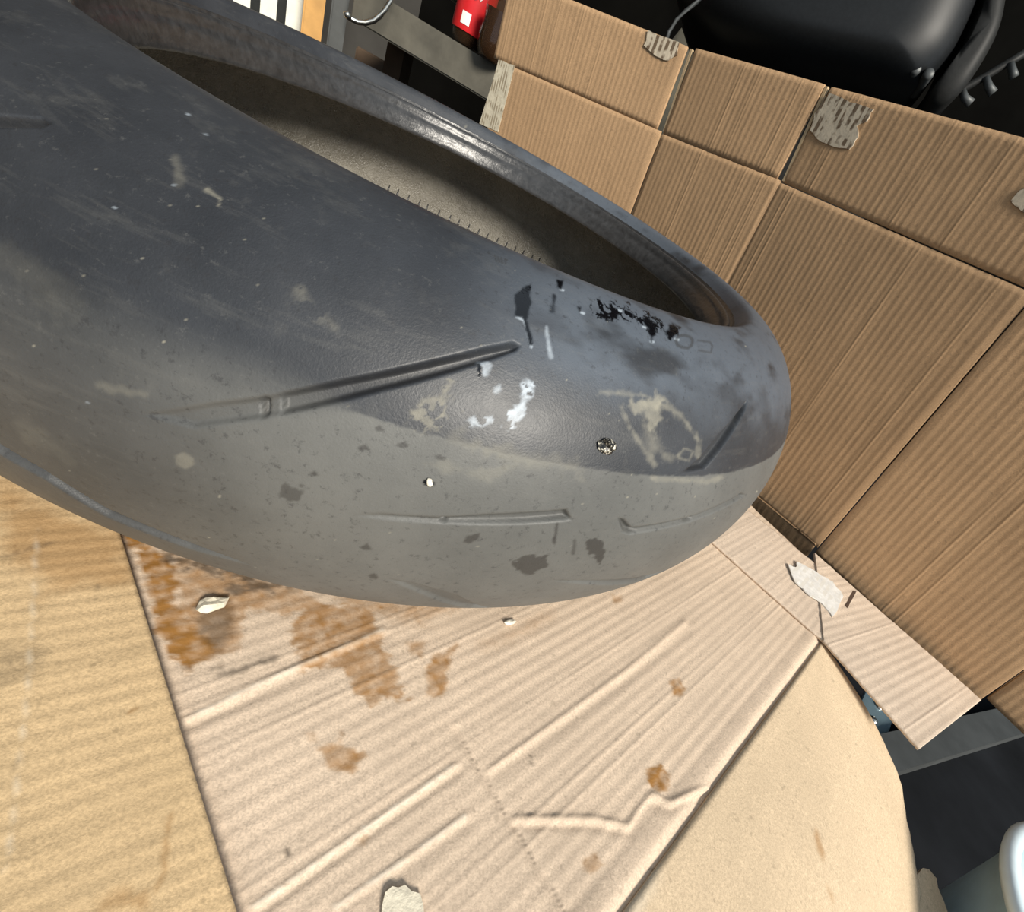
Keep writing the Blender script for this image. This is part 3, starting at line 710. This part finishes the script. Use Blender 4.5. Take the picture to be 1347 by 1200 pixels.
lump('paint_flake', on_floor((278, 794), -.0024), .0062, .0040, .0022, M_FLAKE, 'cream paint flake lying in the dark grime on the cardboard', 'flake', 9, 1.0, True)
lump('grit_chip', on_floor((670, 819), -.0030), .0040, .0017, .0012, M_CRUMB, 'small pale chip lying on the cardboard below the tyre crown', 'chip', 14, .7, True)
tp = [on_floor(p, -.0026) for p in [(503, 1190), (507, 1174), (516, 1166), (524, 1168), (533, 1164), (541, 1172), (553, 1176), (557, 1192), (560, 1225), (500, 1225)]]
prism('paper_scrap', tp, (0, 0, 1), .0016, M_FLAKE, label='cream torn paper scrap with ragged edge lying on the cardboard', cat='paper')

# ------------------------------------------------------------------ dim background
M_BLK = plain('black_plastic', (.008, .009, .010), .46, var=.2, scale=200, spec=.28)
M_BLK2 = plain('black_plastic_matt', (.014, .014, .013), .55, var=.2, scale=200, spec=.25)
M_STEEL = plain('bright_steel', (.55, .54, .50), .28, 1.0, var=.1)
M_DMET = plain('grey_metal', (.075, .08, .08), .5, .3, var=.2, scale=20)
M_OCHRE = plain('ochre_wood', (.50, .27, .08), .7, var=.2, scale=20)
M_WHT = plain('white_plastic', (.72, .72, .64), .5, var=.08)
M_PLANK = plain('grey_plank', (.105, .098, .078), .8, var=.35, scale=14, bump=.4)
M_BRN = plain('brown_board', (.10, .065, .04), .8, var=.3, scale=10)

# shelf plank with the two bottles on it
t0, t1 = at_dist((470, -42), 1.34), at_dist((700, 131), 1.17)
zt = .262; t0[2] = zt; t1[2] = zt
pl = nrm(t1-t0); pn = nrm(np.cross([0, 0, 1], pl)); pn = pn if pn[1] > 0 else -pn
shelf = empty('shelf', tuple(t0), 'dusty grey wooden shelf plank holding the two drink bottles', 'shelf')
box('plank', (t0+t1)/2 + pn*.11 - np.array([0, 0, .03]), (t1-t0)/2, pn*.11, (0, 0, .03), M_PLANK, shelf, bevel=.003)
for k in (.04, .96):
    c = t0+(t1-t0)*k + pn*.16; c[2] = (zt-.06+GZ)/2
    box('upright', c, pl*.02, pn*.02, (0, 0, (zt-.06-GZ)/2), M_BRN, shelf)
M_COLA = plain('dark_cola', (.012, .006, .004), .08, var=.1)
gm = N('clear_pet'); gm.base((.55, .42, .30)); gm.rough(.08); gm.b.inputs['Alpha'].default_value = .22; gm.base((.10, .05, .022)); M_PET = gm.m
M_LABEL = plain('red_label', (.62, .018, .022), .35, var=.05)
M_TXT = plain('white_print', (.85, .83, .80), .5, var=.03)
M_CAP = plain('red_cap', (.5, .02, .02), .4)
def bottle(name, base, label, labelled):
    e = empty(name, tuple(base), label, 'bottle', 'drink bottles on the shelf')
    R0 = .0335
    prof = [(0, .006), (.014, .001), (.022, 0), (.027, .004), (.031, .014), (R0, .03), (.032, .055), (R0, .075), (R0, .145), (.031, .165), (.022, .192), (.014, .208), (.0135, .222), (0, .222)]
    lathe('bottle_body', smooth_prof(prof), base, M_PET, e, 40)
    lvl = .16 if labelled else .074
    lathe('cola', [(0, .008), (.024, .004), (.030, .016), (.0322, .03), (.0308, .055), (.0322, .075), (.0320, min(lvl, .144)), (.029, lvl), (0, lvl)], base, M_COLA, e, 40)
    lathe('cap', [(0, .240), (.0148, .240), (.0150, .222), (0, .222)], base, M_CAP, e, 24)
    if labelled:
        lb_ = lathe('label', [(R0+.0004, .022), (R0+.0009, .024), (R0+.0009, .128), (R0+.0004, .130)], base, M_LABEL, e, 48, label='red wrap label with white script')
        ca = math.atan2(CAM[1]-base[1], CAM[0]-base[0])
        def on_lab(a, z): return np.asarray(base)+np.array([(R0+.0016)*math.cos(ca+a), (R0+.0016)*math.sin(ca+a), z])
        # plain white print panel near the lower edge
        g = [on_lab(a, z) for z in (.031, .050) for a in np.linspace(-.62, -.12, 6)]
        mesh_np('print_panel', np.array(g), [(i, i+1, i+7, i+6) for i in range(5)], M_TXT, lb_)
        # script lettering running up the label: C o l a
        def script(strokes, a0, z0, sc):
            for st in strokes:
                pts = [on_lab(a0+xx*sc/R0, z0+yy*sc*1.25+xx*sc*.10) for xx, yy in st]
                tube('script_letter', pts, [.0008+.0009*math.sin(math.pi*i/(len(pts)-1)) for i in range(len(pts))], M_TXT, lb_, 6)
        arc = lambda cx, cy, rx, ry, a0, a1, n=14: [(cx+rx*math.cos(a0+(a1-a0)*i/n)+.15*ry*math.sin(a0+(a1-a0)*i/n), cy+ry*math.sin(a0+(a1-a0)*i/n)) for i in range(n+1)]
        script([arc(.2, 1.1, .8, 1.1, .9, 5.6), arc(1.55, .7, .42, .65, 0, 6.28), [(2.25, .9), (2.75, 2.2), (2.6, 2.5), (2.3, 2.0), (2.2, .5), (2.45, .05), (2.8, .4)], arc(3.3, .65, .42, .62, .6, 6.0)+[(3.8, 1.3), (3.75, .3), (4.0, .05), (4.3, .4)]], -1.25, .070, .0115)
    return e
b1p = at_dist((612, 66), 1.27); b1p[2] = zt
b2p = at_dist((645, 84), 1.195); b2p[2] = zt
bottle('drink_bottle', b1p, 'cola bottle with red label and white script on the shelf', True)
bottle('drink_bottle', b2p, 'unlabelled clear bottle a third full of dark cola beside the red-labelled one', False)

# chrome hook
hp = [at_dist(p, 1.22) for p in [(456, 16), (457, 20), (462, 25), (471, 29), (481, 30), (492, 27), (501, 20), (508, 11), (514, 0), (520, -14), (526, -30)]]
hook = empty('steel_hook', tuple(hp[-1]), 'shiny bent steel hook hanging in front of the dark shelf', 'hook')
tube('rod', hp, .0042, M_STEEL, hook, 12); tube('rounded_tip', [hp[0]+(hp[0]-hp[1])*.3, hp[0], hp[1], hp[2]], [.003, .0062, .0066, .0045], M_STEEL, hook, 12)
top = hp[-1].copy(); top[2] += .02
tube('hanger', [hp[-1], top, np.array([top[0], 1.71, top[2]+.02])], .0042, M_STEEL, hook, 8)

# uprights and crate at the far left
def post(name, xl, xr, y0, hd, mat, label, cat, dep=.03, ztop=.7):
    A_, B_ = at_dist((xl, y0), hd), at_dist((xr, y0+(xr-xl)*.61), hd); A_[2] = B_[2] = 0
    dx = (B_-A_)/2; dn = nrm(np.cross([0, 0, 1], dx)); c = (A_+B_)/2; c[2] = (GZ+ztop)/2
    return box(name, c, dx, dn*dep, (0, 0, (ztop-GZ)/2), mat, bevel=.003, label=label, cat=cat)
post('wooden_post', 398, 424, 20, 1.30, M_OCHRE, 'ochre wooden post standing beside the white crate', 'post')
post('metal_post', 432, 452, 40, 1.42, M_DMET, 'grey metal post standing beside the ochre wooden post', 'post')
post('wooden_board', 470, 512, 55, 1.62, M_BRN, 'brown board standing upright under the shelf plank', 'board', .012, .15)
cr = empty('slatted_crate', tuple(at_dist((350, 10), 1.34)*np.array([1, 1, 0])+np.array([0, 0, GZ])), 'white plastic crate with upright slats beside the ochre post', 'crate')
cA, cB = at_dist((270, -40), 1.34), at_dist((396, 30), 1.34); cA[2] = cB[2] = 0; cdv = nrm(cB-cA); cn = nrm(np.cross([0, 0, 1], cdv)); cn = cn if cn[1] > 0 else -cn; cw = np.linalg.norm(cB-cA)
box('back_panel', (cA+cB)/2+cn*.16+np.array([0, 0, .08]), cdv*cw/2, cn*.005, (0, 0, .26), M_DMET, cr)
for k in range(4):
    box('slat', cA+cdv*(.012+k*(cw-.024)/3)+np.array([0, 0, .08]), cdv*.012, cn*.012, (0, 0, .26), M_WHT, cr, bevel=.002)
for z in (GZ+.015, .10, .33): box('rail', (cA+cB)/2+cn*.014+np.array([0, 0, z]), cdv*cw/2, cn*.006, (0, 0, .013), M_WHT, cr)
for s in (0, 1): box('side_panel', cA+cdv*(cw*s)+cn*.085+np.array([0, 0, .08]), cdv*.004, cn*.075, (0, 0, .26), M_WHT, cr)

# black machine housing above the carton
HY = 1.06
hn = nrm((-.10, -1., .12))
def hp_(p): return on_plane(p, (0.1, HY, .55), hn)
def pillow(name, px, bulge, back, mat, parent, rings=9, **kw):
    pts = np.array([hp_(p) for p in px])
    # resample outline smoothly
    for _ in range(3):
        nx = np.roll(pts, -1, 0); pts = np.stack([.75*pts+.25*nx, .25*pts+.75*nx], 1).reshape(-1, 3)
    c = pts.mean(0); n = len(pts); V = [pts - hn*back]; 
    for k in range(rings):
        a = k/(rings-1)*math.pi/2; V.append(c+(pts-c)*(1-.55*(1-math.cos(a))) + hn*bulge*math.sin(a))
    V = np.vstack(V); F = []
    for r in range(rings):
        for i in range(n): F.append((r*n+i, r*n+(i+1) % n, (r+1)*n+(i+1) % n, (r+1)*n+i))
    F.append(tuple(rings*n+i for i in range(n))); F.append(tuple(range(n-1, -1, -1)))
    o = mesh_np(name, V, F, mat, parent, **kw)
    bm = bmesh.new(); bm.from_mesh(o.data); bmesh.ops.recalc_face_normals(bm, faces=bm.faces); bm.to_mesh(o.data); bm.free(); return o
hb = hp_((1150, 60)); hous = empty('machine_housing', (hb[0], hb[1]+.1, GZ), 'black moulded plastic machine housing in the dark above the carton', 'machine')
pillow('body', [(880, -120), (880, -10), (935, 52), (1010, 82), (1110, 104), (1196, 122), (1216, 112), (1246, 82), (1268, 40), (1288, -8), (1306, -120)], .07, .16, M_BLK, hous)
pillow('side_cover', [(1220, 122), (1252, 86), (1273, 44), (1293, -6), (1310, -120), (1340, -120), (1322, -8), (1314, 40), (1290, 86), (1262, 126), (1240, 140), (1222, 138)], .025, .14, M_BLK2, hous)
pillow('recess_cap', [(1172, -14), (1204, -14), (1202, 4), (1190, 14), (1178, 10)], .075, -.05, M_DMET, hous)
for p, r in (((1195, 106), .008), ((1211, 112), .008)):
    c = hp_(p)+hn*.03; lathe('bolt', [(0, .012), (r*.8, .012), (r, .009), (r, -.06), (0, -.06)], c, M_DMET, hous, 14, axis=hn)
for pts in ([(1276, 108), (1279, 118), (1288, 126)], [(1308, 90), (1312, 102), (1318, 112)], [(1342, 70), (1345, 82), (1347, 90)]):
    tube('clip', [hp_(p)-hn*.03 for p in pts], [.005, .006, .007], M_DMET, hous, 10)
tube('clip_rail', [hp_(p)-hn*.034 for p in [(1255, 110), (1276, 106), (1308, 88), (1343, 67), (1375, 48)]], .006, M_BLK2, hous, 10)
c = hp_((1240, 60)); box('pedestal', (c[0]-.05, c[1]+.16, (GZ+.50)/2), (.13, 0, 0), (0, .05, 0), (0, 0, (.50-GZ)/2), M_BLK2, hous)
box('arm', (c[0]+.06, c[1]+.12, .52), (.11, 0, 0), (0, .02, 0), (0, 0, .014), M_BLK2, hous)
# grey cloth bundle over the carton edge, and the machine's thin cable
g0 = at_dist((930, 75), 1.12); lump('cloth_bundle', (g0[0], g0[1], GZ+(g0[2]-GZ)/2), .11, .08, (g0[2]-GZ)/2, plain('olive_cloth', (.06, .055, .04), .9, scale=30, bump=.5), 'olive grey cloth bundle peeping over the carton edge', 'bundle', 4)
tube('cable', [at_dist(p, 1.0) for p in [(874, 62), (880, 42), (890, 26), (902, 14), (918, 2), (940, -20)]]+[hp_((960, -40))], .0028, M_DMET, hous)

# things on the garage floor beyond the platform
A_, B_ = on_floor((1120, 1003), GZ+.03), on_floor((1420, 925), GZ+.03); dd = nrm(B_-A_); nn = nrm(np.cross([0, 0, 1], dd))
bar = empty('angle_bar', tuple((A_+B_)/2*np.array([1, 1, 0])+np.array([0, 0, GZ])), 'grey steel angle bar lying on the dark floor beyond the flap', 'bar')
box('top_flange', (A_+B_)/2, (B_-A_)/2, nn*.020, (0, 0, .002), M_DMET, bar); box('web', (A_+B_)/2-nn*.018-np.array([0, 0, .015]), (B_-A_)/2, nn*.002, (0, 0, .015), M_DMET, bar)
M_BLUE = plain('pale_blue_plastic', (.34, .50, .60), .45, var=.1)
M_BLUEW = plain('white_blue_rim', (.66, .78, .84), .4, var=.05)
bk = on_floor((1590, 1368), 0); bk = np.array([bk[0], bk[1], GZ])
pail = empty('plastic_pail', tuple(bk), 'pale blue plastic pail standing on the dark floor below the flap', 'pail')
lathe('body', [(0, .002), (.085, .002), (.088, .006), (.108, .16), (.106, .16), (.085, .010), (0, .010)], bk, M_BLUE, pail, 56)
lathe('rim', [(.106, .158), (.115, .158), (.117, .162), (.115, .167), (.106, .167), (.104, .162), (.106, .158)], bk, M_BLUEW, pail, 56)
c = on_floor((1150, 940), GZ+.02); brk = empty('metal_bracket', (c[0], c[1], GZ), 'small bluish metal bracket seen through the gap between the flaps', 'bracket')
M_BST = plain('blued_steel', (.25, .36, .42), .3, .6)
box('plate', c, e1*.035, e2*.022, (0, 0, .003), M_BST, brk, bevel=.001); box('foot', c-np.array([0, 0, .0115]), e1*.030, e2*.004, (0, 0, .0085), M_BST, brk)
for s in (-1, 1): lathe('bolt_head', [(0, .007), (.005, .006), (.006, .003), (.006, 0)], c+e1*.018*s, M_STEEL, brk, 10)
